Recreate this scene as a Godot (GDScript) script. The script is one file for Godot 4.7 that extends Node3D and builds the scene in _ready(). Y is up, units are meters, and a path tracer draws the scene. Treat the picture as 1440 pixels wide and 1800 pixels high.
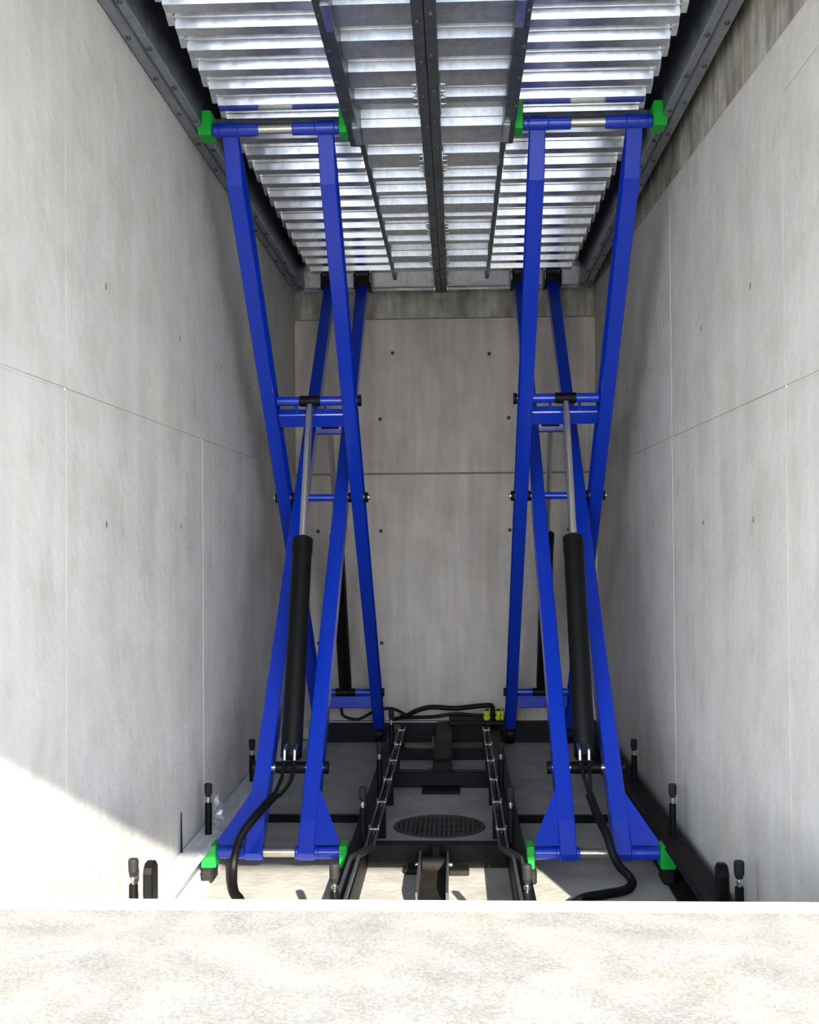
extends Node3D
# A vehicle lift in a concrete shaft, seen from the threshold slab.
# Back wall face at z = 0, pit floor at y = 0, shaft centre at x = 0, outside is towards +z.

const CX := -0.022            # centre line of the lift
const PIN_TOP := Vector2(4.2, 4.03)      # (z, y) of the front upper pins
const PIN_LOW := Vector2(4.195, 0.14)    # front lower pins
const REAR_TOP := Vector2(0.2, 4.03)
const REAR_LOW := Vector2(0.2, 0.16)
const BLOCKER_X := 3.6  # distance from centre of the added side light blockers
const BLOCKER_END := 9.6
const HALL_END := 14.86
const OPPH := 1.5  # top of the added block that cuts low sky light
const OPP0 := -3.0
const OPP1 := 3.0
const SUN_DIR := Vector3(-0.27, -0.407, -1.0)

var M := {}
var taken := {}
var rng := RandomNumberGenerator.new()

# ------------------------------------------------------------------ helpers
func numbered(called: String) -> String:
	if not taken.has(called):
		taken[called] = 0
		return called
	taken[called] += 1
	return "%s_%03d" % [called, taken[called]]

func thing(called: String, label: String, category: String, at := Vector3.ZERO, group := "") -> Node3D:
	var o := Node3D.new()
	o.name = numbered(called)
	add_child(o)
	o.position = at
	tag(o, label, category, group)
	return o

func tag(o: Node3D, label: String, category: String, group := "") -> void:
	o.set_meta("label", label)
	o.set_meta("category", category)
	if group != "":
		o.set_meta("group", group)

func structure(o: Node3D, label: String, category := "structure") -> void:
	o.set_meta("kind", "structure")
	o.set_meta("label", label)
	o.set_meta("category", category)

func away(parent: Node) -> Vector3:      # where the parent's origin lies in the scene
	var p := Vector3.ZERO
	var n := parent
	while n != self and n is Node3D:
		p += (n as Node3D).position
		n = n.get_parent()
	return p

# a mesh in scene coordinates as a named part of parent
func obj(called: String, mesh: Mesh, m: Material, parent: Node = self) -> MeshInstance3D:
	var o := MeshInstance3D.new()
	o.name = numbered(called) if parent == self else called
	o.mesh = mesh
	o.material_override = m
	o.cast_shadow = GeometryInstance3D.SHADOW_CASTING_SETTING_ON
	parent.add_child(o, true)
	o.position = -away(parent)
	return o

# a mesh in its own coordinates placed at a scene point
func put(called: String, mesh: Mesh, m: Material, parent: Node, at: Vector3, basis := Basis.IDENTITY) -> MeshInstance3D:
	var o := obj(called, mesh, m, parent)
	o.position += at
	o.basis = basis
	return o

func begin() -> SurfaceTool:
	var st := SurfaceTool.new()
	st.begin(Mesh.PRIMITIVE_TRIANGLES)
	return st

func tri(st: SurfaceTool, a: Vector3, b: Vector3, c: Vector3, na: Vector3, nb: Vector3, nc: Vector3) -> void:
	if (b - a).cross(c - a).dot(na + nb + nc) > 0.0:
		st.set_normal(na); st.add_vertex(a)
		st.set_normal(nc); st.add_vertex(c)
		st.set_normal(nb); st.add_vertex(b)
	else:
		st.set_normal(na); st.add_vertex(a)
		st.set_normal(nb); st.add_vertex(b)
		st.set_normal(nc); st.add_vertex(c)

func flat_quad(st: SurfaceTool, a: Vector3, b: Vector3, c: Vector3, d: Vector3, hint: Vector3) -> void:
	var n := (c - a).cross(d - b)
	if n.length() < 1e-12:
		return
	n = n.normalized()
	if n.dot(hint) < 0.0:
		n = -n
	tri(st, a, b, c, n, n, n)
	tri(st, a, c, d, n, n, n)

# chamfered box
func add_box(st: SurfaceTool, lo: Vector3, hi: Vector3, ch := 0.003, xf := Transform3D.IDENTITY) -> void:
	var c := (lo + hi) / 2.0
	var h := (hi - lo) / 2.0
	ch = minf(ch, minf(h.x, minf(h.y, h.z)) * 0.6)
	for ax in 3:
		for s: float in [-1.0, 1.0]:
			var u := (ax + 1) % 3
			var v := (ax + 2) % 3
			var pts: Array[Vector3] = []
			for q in [[-1, -1], [1, -1], [1, 1], [-1, 1]]:
				var p := Vector3.ZERO
				p[ax] = s * h[ax]
				p[u] = q[0] * (h[u] - ch)
				p[v] = q[1] * (h[v] - ch)
				pts.append(xf * (c + p))
			var n := Vector3.ZERO
			n[ax] = s
			flat_quad(st, pts[0], pts[1], pts[2], pts[3], xf.basis * n)
	for ax in 3:
		var u := (ax + 1) % 3
		var v := (ax + 2) % 3
		for su in [-1.0, 1.0]:
			for sv in [-1.0, 1.0]:
				var pts: Array[Vector3] = []
				for e in [[-1, 0], [1, 0], [1, 1], [-1, 1]]:
					var p := Vector3.ZERO
					p[ax] = e[0] * (h[ax] - ch)
					p[u] = su * (h[u] - (0.0 if e[1] == 0 else ch))
					p[v] = sv * (h[v] - (ch if e[1] == 0 else 0.0))
					pts.append(xf * (c + p))
				var n := Vector3.ZERO
				n[u] = su
				n[v] = sv
				flat_quad(st, pts[0], pts[1], pts[2], pts[3], xf.basis * n)
	for sx in [-1.0, 1.0]:
		for sy in [-1.0, 1.0]:
			for sz in [-1.0, 1.0]:
				var s := Vector3(sx, sy, sz)
				var n := xf.basis * s.normalized()
				var a := xf * (c + s * Vector3(h.x, h.y - ch, h.z - ch))
				var b := xf * (c + s * Vector3(h.x - ch, h.y, h.z - ch))
				var d := xf * (c + s * Vector3(h.x - ch, h.y - ch, h.z))
				tri(st, a, b, d, n, n, n)

func box(lo: Vector3, hi: Vector3, ch := 0.003) -> ArrayMesh:
	var st := begin()
	add_box(st, lo, hi, ch)
	return st.commit()

func box_c(size: Vector3, ch := 0.003) -> ArrayMesh:
	return box(-size / 2.0, size / 2.0, ch)

# extrude a polygon along an axis; "x": (z, y), "z": (x, y), "y": (x, z); chamfered rims
func add_prism(st: SurfaceTool, poly: PackedVector2Array, axis: String, t0: float, t1: float, ch := 0.0) -> void:
	var to3 := func(p: Vector2, t: float) -> Vector3:
		if axis == "x":
			return Vector3(t, p.y, p.x)
		if axis == "z":
			return Vector3(p.x, p.y, t)
		return Vector3(p.x, t, p.y)
	var n := poly.size()
	var area := 0.0
	for i in n:
		area += poly[i].cross(poly[(i + 1) % n])
	var sgn := 1.0 if area > 0.0 else -1.0
	var inner := PackedVector2Array()
	for i in n:
		var e0 := (poly[i] - poly[(i + n - 1) % n]).normalized()
		var e1 := (poly[(i + 1) % n] - poly[i]).normalized()
		var n0 := Vector2(e0.y, -e0.x) * sgn
		var n1 := Vector2(e1.y, -e1.x) * sgn
		var m := (n0 + n1)
		m = m / maxf(m.dot(n0), 0.2)
		inner.append(poly[i] - m * ch)
	var idx := Geometry2D.triangulate_polygon(inner)
	var dir: Vector3 = to3.call(Vector2.ZERO, 1.0)
	for k in range(0, idx.size(), 3):
		tri(st, to3.call(inner[idx[k]], t1), to3.call(inner[idx[k + 1]], t1), to3.call(inner[idx[k + 2]], t1), dir, dir, dir)
		tri(st, to3.call(inner[idx[k]], t0), to3.call(inner[idx[k + 1]], t0), to3.call(inner[idx[k + 2]], t0), -dir, -dir, -dir)
	for i in n:
		var a := poly[i]
		var b := poly[(i + 1) % n]
		var ia := inner[i]
		var ib := inner[(i + 1) % n]
		var e := (b - a).normalized()
		var o2 := Vector2(e.y, -e.x) * sgn
		var out: Vector3 = to3.call(o2, 0.0)
		flat_quad(st, to3.call(a, t0 + ch), to3.call(b, t0 + ch), to3.call(b, t1 - ch), to3.call(a, t1 - ch), out)
		if ch > 0.0:
			flat_quad(st, to3.call(a, t1 - ch), to3.call(b, t1 - ch), to3.call(ib, t1), to3.call(ia, t1), out + dir)
			flat_quad(st, to3.call(a, t0 + ch), to3.call(b, t0 + ch), to3.call(ib, t0), to3.call(ia, t0), out - dir)

func prism(poly: PackedVector2Array, axis: String, t0: float, t1: float, ch := 0.0) -> ArrayMesh:
	var st := begin()
	add_prism(st, poly, axis, t0, t1, ch)
	return st.commit()

# a turned body from a to b: profile of (distance along, radius); sharp kinks come from repeated points
func add_lathe(st: SurfaceTool, a: Vector3, b: Vector3, prof: Array, sides := 20) -> void:
	var w := (b - a).normalized()
	var u := w.cross(Vector3(0.3, 0.9, 0.2)).normalized()
	var v := w.cross(u)
	for i in range(prof.size() - 1):
		var p: Vector2 = prof[i]
		var q: Vector2 = prof[i + 1]
		var d := q - p
		if d.length() < 1e-6:
			continue
		var slope := Vector2(-d.y, d.x).normalized()   # (along, out)
		for k in sides:
			var c0 := TAU * k / sides
			var c1 := TAU * (k + 1) / sides
			var r0 := u * cos(c0) + v * sin(c0)
			var r1 := u * cos(c1) + v * sin(c1)
			var n0 := (w * slope.x + r0 * slope.y).normalized()
			var n1 := (w * slope.x + r1 * slope.y).normalized()
			var A := a + w * p.x + r0 * p.y
			var B := a + w * p.x + r1 * p.y
			var C := a + w * q.x + r1 * q.y
			var D := a + w * q.x + r0 * q.y
			if p.y > 1e-6:
				tri(st, A, B, C, n0, n1, n1)
			if q.y > 1e-6:
				tri(st, A, C, D, n0, n1, n0)

func rod(a: Vector3, b: Vector3, r: float, sides := 20, ch := 0.003) -> ArrayMesh:
	var l := a.distance_to(b)
	ch = minf(ch, minf(r, l) * 0.4)
	var st := begin()
	add_lathe(st, a, b, [Vector2(0, 0), Vector2(0, r - ch), Vector2(ch, r), Vector2(l - ch, r), Vector2(l, r - ch), Vector2(l, 0)], sides)
	return st.commit()

# a swept tube through points, radius may ripple (corrugated conduit)
func hose(points: Array, r: float, ripple := 0.0, pitch := 0.012, sides := 12) -> ArrayMesh:
	var cv := Curve3D.new()
	cv.bake_interval = 0.01
	for i in points.size():
		var p: Vector3 = points[i]
		var pa: Vector3 = points[maxi(i - 1, 0)]
		var pb: Vector3 = points[mini(i + 1, points.size() - 1)]
		var t := (pb - pa) / 6.0
		cv.add_point(p, -t, t)
	var total := cv.get_baked_length()
	var step := 0.02 if ripple <= 0.0 else pitch / 2.0
	var n := int(ceil(total / step))
	var st := begin()
	var prev_ring: Array = []
	var prev_norm: Array = []
	var side := Vector3(1, 0, 0)
	for i in range(n + 1):
		var s := total * i / n
		var p := cv.sample_baked(s, true)
		var t := (cv.sample_baked(minf(s + 0.004, total), true) - cv.sample_baked(maxf(s - 0.004, 0.0), true)).normalized()
		side = (side - t * side.dot(t)).normalized()
		var up := t.cross(side)
		var rr := r + (ripple if i % 2 == 0 else -ripple)
		var ring: Array = []
		var norms: Array = []
		for k in sides:
			var c := TAU * k / sides
			var o := side * cos(c) + up * sin(c)
			ring.append(p + o * rr)
			norms.append(o)
		if i > 0:
			for k in sides:
				var k1 := (k + 1) % sides
				tri(st, prev_ring[k], prev_ring[k1], ring[k1], prev_norm[k], prev_norm[k1], norms[k1])
				tri(st, prev_ring[k], ring[k1], ring[k], prev_norm[k], norms[k1], norms[k])
		for e in ([0] if i == 0 else ([1] if i == n else [])):
			var nn := -t if e == 0 else t
			for k in sides:
				tri(st, p, ring[k], ring[(k + 1) % sides], nn, nn, nn)
		prev_ring = ring
		prev_norm = norms
	return st.commit()

# ------------------------------------------------------------------ materials
func noise(freq: float, kind: int, seed_no: int, octaves := 4) -> FastNoiseLite:
	var f := FastNoiseLite.new()
	f.noise_type = kind
	f.frequency = freq
	f.seed = seed_no
	f.fractal_octaves = octaves
	return f

func grey(f: FastNoiseLite, w: int, h: int, to_w := 0, to_h := 0) -> PackedByteArray:
	var im := f.get_seamless_image(w, h)
	im.convert(Image.FORMAT_L8)
	if to_w > 0:
		im.resize(to_w, to_h, Image.INTERPOLATE_CUBIC)
	return im.get_data()

# mixes layers [bytes, weight] around a base colour and adds a warm tint where the last layer is high
func blend_image(size: int, base: Color, layers: Array, tint: Color, tint_bytes: PackedByteArray, tint_amount: float) -> ImageTexture:
	var out := PackedByteArray()
	out.resize(size * size * 3)
	var nl := layers.size()
	for i in size * size:
		var v := 1.0
		for k in nl:
			v += (layers[k][0][i] / 255.0 - 0.5) * layers[k][1]
		var t := clampf((tint_bytes[i] / 255.0 - 0.45) * 2.2, 0.0, 1.0) * tint_amount
		out[i * 3] = int(clampf(lerpf(base.r, tint.r, t) * v, 0.0, 1.0) * 255.0)
		out[i * 3 + 1] = int(clampf(lerpf(base.g, tint.g, t) * v, 0.0, 1.0) * 255.0)
		out[i * 3 + 2] = int(clampf(lerpf(base.b, tint.b, t) * v, 0.0, 1.0) * 255.0)
	var im := Image.create_from_data(size, size, false, Image.FORMAT_RGB8, out)
	return ImageTexture.create_from_image(im)

func normal_tex(f: FastNoiseLite, size: int, strength: float) -> Texture2D:
	var im := f.get_seamless_image(size, size)
	im.convert(Image.FORMAT_RGBA8)
	im.bump_map_to_normal_map(strength)
	return ImageTexture.create_from_image(im)

func plain(c: Color, rough: float, metal := 0.0, spec := 0.5) -> StandardMaterial3D:
	var m := StandardMaterial3D.new()
	m.albedo_color = c
	m.roughness = rough
	m.metallic = metal
	m.metallic_specular = spec
	return m

func triplanar(m: StandardMaterial3D, tex: Texture2D, scale: Vector3, nrm: Texture2D = null, strength := 0.3) -> StandardMaterial3D:
	m.albedo_texture = tex
	m.uv1_triplanar = true
	m.uv1_world_triplanar = true
	m.uv1_scale = scale
	m.uv1_triplanar_sharpness = 6.0
	if nrm != null:
		m.normal_enabled = true
		m.normal_texture = nrm
		m.normal_scale = strength
	return m

func make_materials() -> void:
	var S := 512
	var P := FastNoiseLite.TYPE_SIMPLEX_SMOOTH
	var blotch := grey(noise(0.008, P, 11), S, S)
	var blotch2 := grey(noise(0.014, P, 12, 5), S, S)
	var fine := grey(noise(0.12, P, 13, 3), S, S)
	var streak := grey(noise(0.03, P, 14, 4), S, 32, S, S)
	var streak2 := grey(noise(0.05, P, 15, 5), S, 64, S, S)
	var spangle := grey(noise(0.06, FastNoiseLite.TYPE_CELLULAR, 16, 1), S, S)
	var grit := grey(noise(0.3, P, 17, 2), S, S)
	var bump := normal_tex(noise(0.05, P, 18, 4), S, 2.0)
	var wave_bump := normal_tex(noise(0.012, P, 20, 2), S, 6.0)
	# smooth shuttered concrete
	var wall_tex := blend_image(S, Color(0.81, 0.80, 0.775), [[blotch, 0.06], [streak, 0.045], [fine, 0.03]], Color(0.72, 0.69, 0.63), blotch2, 0.35)
	M.concrete = triplanar(plain(Color(1, 1, 1), 0.82, 0.0, 0.3), wall_tex, Vector3(0.37, 0.37, 0.37), bump, 0.25)
	var back_tex := blend_image(S, Color(0.76, 0.735, 0.70), [[blotch, 0.07], [streak, 0.10], [streak2, 0.07], [fine, 0.03]], Color(0.70, 0.66, 0.60), blotch2, 0.4)
	M.back = triplanar(plain(Color(1, 1, 1), 0.82, 0.0, 0.3), back_tex, Vector3(0.43, 0.43, 0.43), bump, 0.25)
	# the pour above the top joint: darker, water-streaked
	var stain_tex := blend_image(S, Color(0.66, 0.65, 0.61), [[blotch2, 0.35], [streak2, 0.30], [fine, 0.06]], Color(0.58, 0.53, 0.45), blotch, 0.5)
	M.stained = triplanar(plain(Color(1, 1, 1), 0.85, 0.0, 0.3), stain_tex, Vector3(0.45, 0.45, 0.45), bump, 0.3)
	var pit_tex := blend_image(S, Color(0.64, 0.635, 0.615), [[blotch, 0.16], [blotch2, 0.16], [fine, 0.06]], Color(0.57, 0.55, 0.50), blotch2, 0.4)
	M.pit = triplanar(plain(Color(1, 1, 1), 0.75, 0.0, 0.4), pit_tex, Vector3(0.5, 0.5, 0.5), bump, 0.3)
	var slab_tex := blend_image(S, Color(0.555, 0.553, 0.543), [[blotch, 0.12], [blotch2, 0.18], [grit, 0.28], [fine, 0.14]], Color(0.565, 0.545, 0.505), blotch, 0.5)
	M.slab = triplanar(plain(Color(1, 1, 1), 0.9, 0.0, 0.3), slab_tex, Vector3(0.62, 0.62, 0.62))
	M.edge = triplanar(plain(Color(0.99, 0.985, 0.97), 0.7, 0.0, 0.3), blend_image(S, Color(0.86, 0.86, 0.85), [[fine, 0.05], [blotch, 0.06]], Color(0.8, 0.78, 0.74), blotch2, 0.2), Vector3(1.2, 1.2, 1.2))
	M.fin = plain(Color(0.84, 0.83, 0.80), 0.85)
	M.plug = plain(Color(0.52, 0.51, 0.48), 0.9)
	M.joint = plain(Color(0.50, 0.47, 0.43), 0.9)
	M.hole = plain(Color(0.30, 0.29, 0.27), 0.9)
	# galvanised steel: bright spangled zinc, and duller rolled sections
	var zinc_tex := blend_image(S, Color(0.88, 0.89, 0.90), [[spangle, 0.10], [blotch2, 0.10], [streak, 0.05]], Color(0.80, 0.82, 0.84), blotch, 0.4)
	M.zinc = triplanar(plain(Color(1, 1, 1), 0.22, 1.0), zinc_tex, Vector3(1.1, 1.1, 1.1), wave_bump, 0.07)
	M.rail = triplanar(plain(Color(1, 1, 1), 0.45, 0.35), zinc_tex, Vector3(1.1, 1.1, 1.1))  # lighter zinc for the left side rail, sunlit look put into the colour
	M.pan = triplanar(plain(Color(1, 1, 1), 0.36, 0.9), zinc_tex, Vector3(1.1, 1.1, 1.1), wave_bump, 0.07)
	M.flange = triplanar(plain(Color(0.70, 0.71, 0.72), 0.45, 0.55), zinc_tex, Vector3(1.3, 1.3, 1.3), bump, 0.15)  # lighter copy of the beam steel, brighter reflection put into the colour
	var dull_tex := blend_image(S, Color(0.42, 0.44, 0.46), [[spangle, 0.12], [blotch2, 0.20], [fine, 0.08]], Color(0.35, 0.375, 0.40), blotch, 0.5)
	M.dull = triplanar(plain(Color(1, 1, 1), 0.42, 0.85), dull_tex, Vector3(1.3, 1.3, 1.3), bump, 0.2)
	M.blue = plain(Color(0.01, 0.195, 0.70), 0.30, 0.0, 0.5)
	M.blue.clearcoat_enabled = true
	M.blue.clearcoat = 0.5
	M.blue.clearcoat_roughness = 0.15
	M.green = plain(Color(0.02, 0.66, 0.20), 0.4)
	M.chrome = plain(Color(0.93, 0.92, 0.90), 0.24, 1.0)
	M.axle = plain(Color(0.82, 0.80, 0.75), 0.32, 1.0)
	M.black = plain(Color(0.032, 0.033, 0.036), 0.5, 0.0, 0.3)
	M.barrel = plain(Color(0.035, 0.037, 0.04), 0.42, 0.0, 0.35)
	M.rubber = plain(Color(0.05, 0.05, 0.05), 0.75)
	M.hose = plain(Color(0.035, 0.035, 0.035), 0.55, 0.0, 0.35)
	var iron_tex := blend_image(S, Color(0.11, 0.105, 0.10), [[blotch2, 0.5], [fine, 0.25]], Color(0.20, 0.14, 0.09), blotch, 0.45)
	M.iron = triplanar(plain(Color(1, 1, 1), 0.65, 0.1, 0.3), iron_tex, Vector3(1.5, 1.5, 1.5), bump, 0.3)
	var grate_tex := blend_image(S, Color(0.27, 0.265, 0.25), [[blotch2, 0.4], [fine, 0.3]], Color(0.33, 0.29, 0.24), blotch, 0.5)
	M.grate = triplanar(plain(Color(1, 1, 1), 0.7, 0.2), grate_tex, Vector3(2, 2, 2))
	M.steel = plain(Color(0.80, 0.80, 0.79), 0.28, 1.0)
	M.yellow = plain(Color(0.72, 0.80, 0.06), 0.5)
	M.film = plain(Color(0.92, 0.92, 0.96, 0.16), 0.12)
	M.film.transparency = BaseMaterial3D.TRANSPARENCY_ALPHA
	M.film.cull_mode = BaseMaterial3D.CULL_DISABLED
	M.roof = plain(Color(0.62, 0.61, 0.60), 0.9)
	M.yard = plain(Color(0.36, 0.34, 0.32), 0.9)

# ------------------------------------------------------------------ setting
func csg_panel(called: String, parent: Node3D, lo: Vector3, hi: Vector3, m: Material, holes: Array, axis: int, r := 0.014) -> void:
	# one shuttering panel of the wall face; holes are tie-rod cones sunk into it
	var mine: Array = []
	for h in holes:
		var hv: Vector3 = h
		var inside := true
		for k in 3:
			if k != axis and (hv[k] < lo[k] + 0.03 or hv[k] > hi[k] - 0.03):
				inside = false
		if inside:
			mine.append(hv)
	if mine.is_empty():
		obj(called, box(lo, hi, 0.003), m, parent)
		return
	var b := CSGBox3D.new()
	b.name = called
	b.size = hi - lo
	b.material = m
	parent.add_child(b, true)
	b.position = (lo + hi) / 2.0 - away(parent)
	for hv in mine:
		var c := CSGCylinder3D.new()
		c.name = "tie_hole"
		c.operation = CSGShape3D.OPERATION_SUBTRACTION
		c.radius = r
		c.height = 0.028
		c.sides = 14
		c.material = M.plug if axis == 0 else M.hole
		b.add_child(c, true)
		c.position = hv - (lo + hi) / 2.0
		if axis == 0:
			c.rotation.z = PI / 2
		else:
			c.rotation.x = PI / 2

func build_setting() -> void:
	var g := 0.001       # half a joint
	var top := 4.42
	# --- left wall
	var wl := thing("wall_left", "tall grey concrete wall on the left with a sunlit lower corner", "wall", Vector3(-1.35, 0, 3.5))
	wl.set_meta("kind", "structure")
	obj("core", box(Vector3(-1.65, -0.3, -0.3), Vector3(-1.375, top, 7.05), 0.0), M.concrete, wl)
	var lh: Array = []
	for z in [6.17, 5.645, 4.352, 3.29, 2.3, 1.3]:
		lh.append(Vector3(-1.35, 2.875, z))
		lh.append(Vector3(-1.35, 1.885, z))
	var zs := [0.0, 1.52, 3.83, 6.14, 7.05]
	for i in 4:
		for row in [[0.0, 2.384], [2.384, top]]:
			csg_panel("panel", wl, Vector3(-1.375, row[0] + g * 5.0, zs[i] + g), Vector3(-1.35, row[1] - g * 5.0, zs[i + 1] - g), M.concrete, lh, 0)
	obj("joint", box(Vector3(-1.375, 2.374, 0.0), Vector3(-1.356, 2.394, 7.05), 0.0), M.concrete, wl)
	for z in [1.52, 3.83, 6.14]:
		obj("joint", box(Vector3(-1.375, 0.0, z - 0.006), Vector3(-1.3512, top, z + 0.006), 0.0), M.concrete, wl)
	obj("casting_seam", box(Vector3(-1.352, 0.0, 3.826), Vector3(-1.3485, 2.38, 3.833), 0.001), M.fin, wl)
	# --- right wall
	var wr := thing("wall_right", "tall grey concrete wall on the right with a dark streaked band on top", "wall", Vector3(1.35, 0, 3.5))
	wr.set_meta("kind", "structure")
	obj("core", box(Vector3(1.375, -0.3, -0.3), Vector3(1.65, top, 7.05), 0.0), M.concrete, wr)
	var rh: Array = []
	for z in [5.44, 4.447, 2.96, 1.9]:
		rh.append(Vector3(1.35, 2.875, z))
		rh.append(Vector3(1.35, 1.885, z))
	zs = [0.0, 1.32, 3.63, 5.94, 7.05]
	var pour := func(z: float) -> float: return 3.71 + (6.28 - z) * 0.054
	for i in 4:
		csg_panel("panel", wr, Vector3(1.35, 0.0, zs[i] + g), Vector3(1.375, 2.384 - g * 5.0, zs[i + 1] - g), M.concrete, rh, 0)
		csg_panel("panel", wr, Vector3(1.35, 2.384 + g * 5.0, zs[i] + g), Vector3(1.375, 3.5, zs[i + 1] - g), M.concrete, rh, 0)
		var z0: float = zs[i] + g
		var z1: float = zs[i + 1] - g
		obj("panel", prism(PackedVector2Array([Vector2(z0, 3.5), Vector2(z1, 3.5), Vector2(z1, pour.call(z1)), Vector2(z0, pour.call(z0))]), "x", 1.35, 1.375), M.concrete, wr)
		obj("panel", prism(PackedVector2Array([Vector2(z0, pour.call(z0) + 0.001), Vector2(z1, pour.call(z1) + 0.001), Vector2(z1, top), Vector2(z0, top)]), "x", 1.3495, 1.375), M.stained, wr)
	obj("joint", box(Vector3(1.356, 2.374, 0.0), Vector3(1.375, 2.394, 7.05), 0.0), M.concrete, wr)
	for z in [1.32, 3.63, 5.94]:
		obj("joint", box(Vector3(1.3512, 0.0, z - 0.006), Vector3(1.375, top, z + 0.006), 0.0), M.concrete, wr)
	obj("casting_seam", box(Vector3(1.3485, 0.0, 3.627), Vector3(1.352, 3.78, 3.634), 0.001), M.fin, wr)
	# --- back wall
	var wb := thing("wall_back", "grey concrete wall at the back of the shaft with tie holes", "wall", Vector3(0, 0, 0))
	wb.set_meta("kind", "structure")
	obj("core", box(Vector3(-1.375, -0.3, -0.3), Vector3(1.375, top, -0.025), 0.0), M.concrete, wb)
	var bh: Array = [Vector3(-0.466, 3.47, 0), Vector3(0.404, 3.45, 0)]
	for x in [-0.582, 0.575, -1.15, 1.1]:
		bh.append(Vector3(x, 2.873, 0))
		bh.append(Vector3(x, 1.866, 0))
		bh.append(Vector3(x, 0.86, 0))
	for row in [[0.0, 2.379], [2.379, 3.779]]:
		csg_panel("panel", wb, Vector3(-1.349, row[0] + g * 9.0, -0.025), Vector3(1.349, row[1] - g * 9.0, 0.0), M.back, bh, 2, 0.017)
	for c in [[-1.349, -0.025], [-0.025, 1.349]]:
		csg_panel("panel", wb, Vector3(c[0] + g, 3.779 + g, -0.025), Vector3(c[1] - g, top, 0.0), M.stained, bh, 2)
	for y in [2.379, 3.779]:
		obj("joint", box(Vector3(-1.349, y - 0.012, -0.025), Vector3(1.349, y + 0.012, -0.010), 0.0), M.joint, wb)
	obj("joint", box(Vector3(-0.031, 3.779, -0.025), Vector3(-0.019, top, -0.003), 0.0), M.stained, wb)
	obj("casting_seam", box(Vector3(1.262, 2.4, -0.002), Vector3(1.268, 3.77, 0.004), 0.001), M.fin, wb)
	# --- pit floor with the drain sump
	var pit := CSGBox3D.new()
	pit.name = "floor"
	pit.size = Vector3(2.75, 0.3, 7.09)
	pit.position = Vector3(0, -0.15, 3.525)
	pit.material = M.pit
	add_child(pit)
	var sump := CSGCylinder3D.new()
	sump.name = "sump"
	sump.operation = CSGShape3D.OPERATION_SUBTRACTION
	sump.radius = 0.29
	sump.height = 0.30
	sump.sides = 48
	sump.material = M.iron
	pit.add_child(sump)
	sump.position = Vector3(-0.025, 0.15, 3.085 - 3.525)
	structure(pit, "grey concrete pit floor beneath the lift with a drain sump", "floor")
	# --- threshold slab and its smooth edge
	var st := obj("floor_street", box(Vector3(-12, -0.3, 7.15), Vector3(12, 0.789, 34.0), 0.002), M.slab)
	structure(st, "speckled pale concrete slab in the sunlit foreground", "floor")
	var ed := obj("trim_1", box(Vector3(-12, -0.3, 7.05), Vector3(12, 0.789, 7.149), 0.004), M.edge)
	structure(ed, "smooth white edge strip between foreground slab and pit", "trim")
	# --- the covered forecourt behind the viewer: open at the sides; its roof edge cuts the sunlight on the left wall
	var rf := obj("ceiling", box(Vector3(-4.5, 4.42, -0.3), Vector3(6.0, 4.72, HALL_END), 0.0), M.roof)
	structure(rf, "flat concrete ceiling above the lift and the forecourt", "ceiling")
	for q in [["wall_front_left", -BLOCKER_X - 0.3, -1.65, "left"], ["wall_front_right", 1.65, BLOCKER_X + 0.3, "right"]]:
		var fw := obj(q[0], box(Vector3(q[1], 0.789, 6.75), Vector3(q[2], 4.42, 7.05), 0.0), M.yard)
		structure(fw, "dark wall beside the shaft opening on the %s" % q[3], "wall")
	for q in [["light_blocker_left", -BLOCKER_X, "left"], ["light_blocker_right", BLOCKER_X + 0.3, "right"]]:  # unseen wings, added to limit side light on the shaft walls
		var ww := obj(q[0], box(Vector3(q[1] - 0.3, 0.789, 7.05), Vector3(q[1], 4.42, BLOCKER_END if q[2] == "left" else BLOCKER_END - 0.6), 0.0), M.yard)
		structure(ww, "added dark light blocker on the %s of the forecourt, out of view" % q[2], "wall")
	for q in [[-4.2, "left"], [5.7, "right"]]:
		var col := obj("forecourt_column", box(Vector3(q[0] - 0.15, 0.789, 14.3), Vector3(q[0] + 0.15, 4.42, 14.6), 0.01), M.roof)
		structure(col, "column of the forecourt roof on the %s behind the viewer" % q[1], "column")
	var opp := obj("sky_blocker", box(Vector3(OPP0, 0.789, 26.0), Vector3(OPP1, OPPH, 34.0), 0.0), M.roof)  # unseen block, added to dim frontal sky light on the back wall
	structure(opp, "added unseen block across the yard behind the viewer, cutting low sky light", "wall")

# ------------------------------------------------------------------ platform
func side_sign_x(s: float, o: float) -> float:
	return CX + s * o

func rib_mesh(x0: float, x1: float, flat: float, next_z: float, h: float) -> ArrayMesh:
	# one wave of trapezoidal sheet; z = 0 is the near edge of the rib bottom (y = 0), next_z (> 0) the far edge of the next nearer rib.
	# the web that faces the opening has a small crease half way up
	var a := minf(0.034, (next_z) * 0.4)
	var b := minf(0.028, (next_z) * 0.3)
	var t := 0.004
	var low := [Vector2(next_z, -0.0095), Vector2(next_z - b, h), Vector2(a, h), Vector2(a * 0.56, h * 0.53), Vector2(a * 0.52, h * 0.50), Vector2(a * 0.36, h * 0.47), Vector2(0.0, 0.0), Vector2(-minf(flat, 0.06), -0.0095), Vector2(-flat - 0.0005, -0.0095 - maxf(flat - 0.06, 0.0) * 0.07)]
	var poly := PackedVector2Array()
	for p in low:
		poly.append(p)
	for i in range(low.size() - 1, -1, -1):
		var p: Vector2 = low[i]
		poly.append(p + Vector2(0.0, t))
	return prism(poly, "x", x0, x1)

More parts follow.
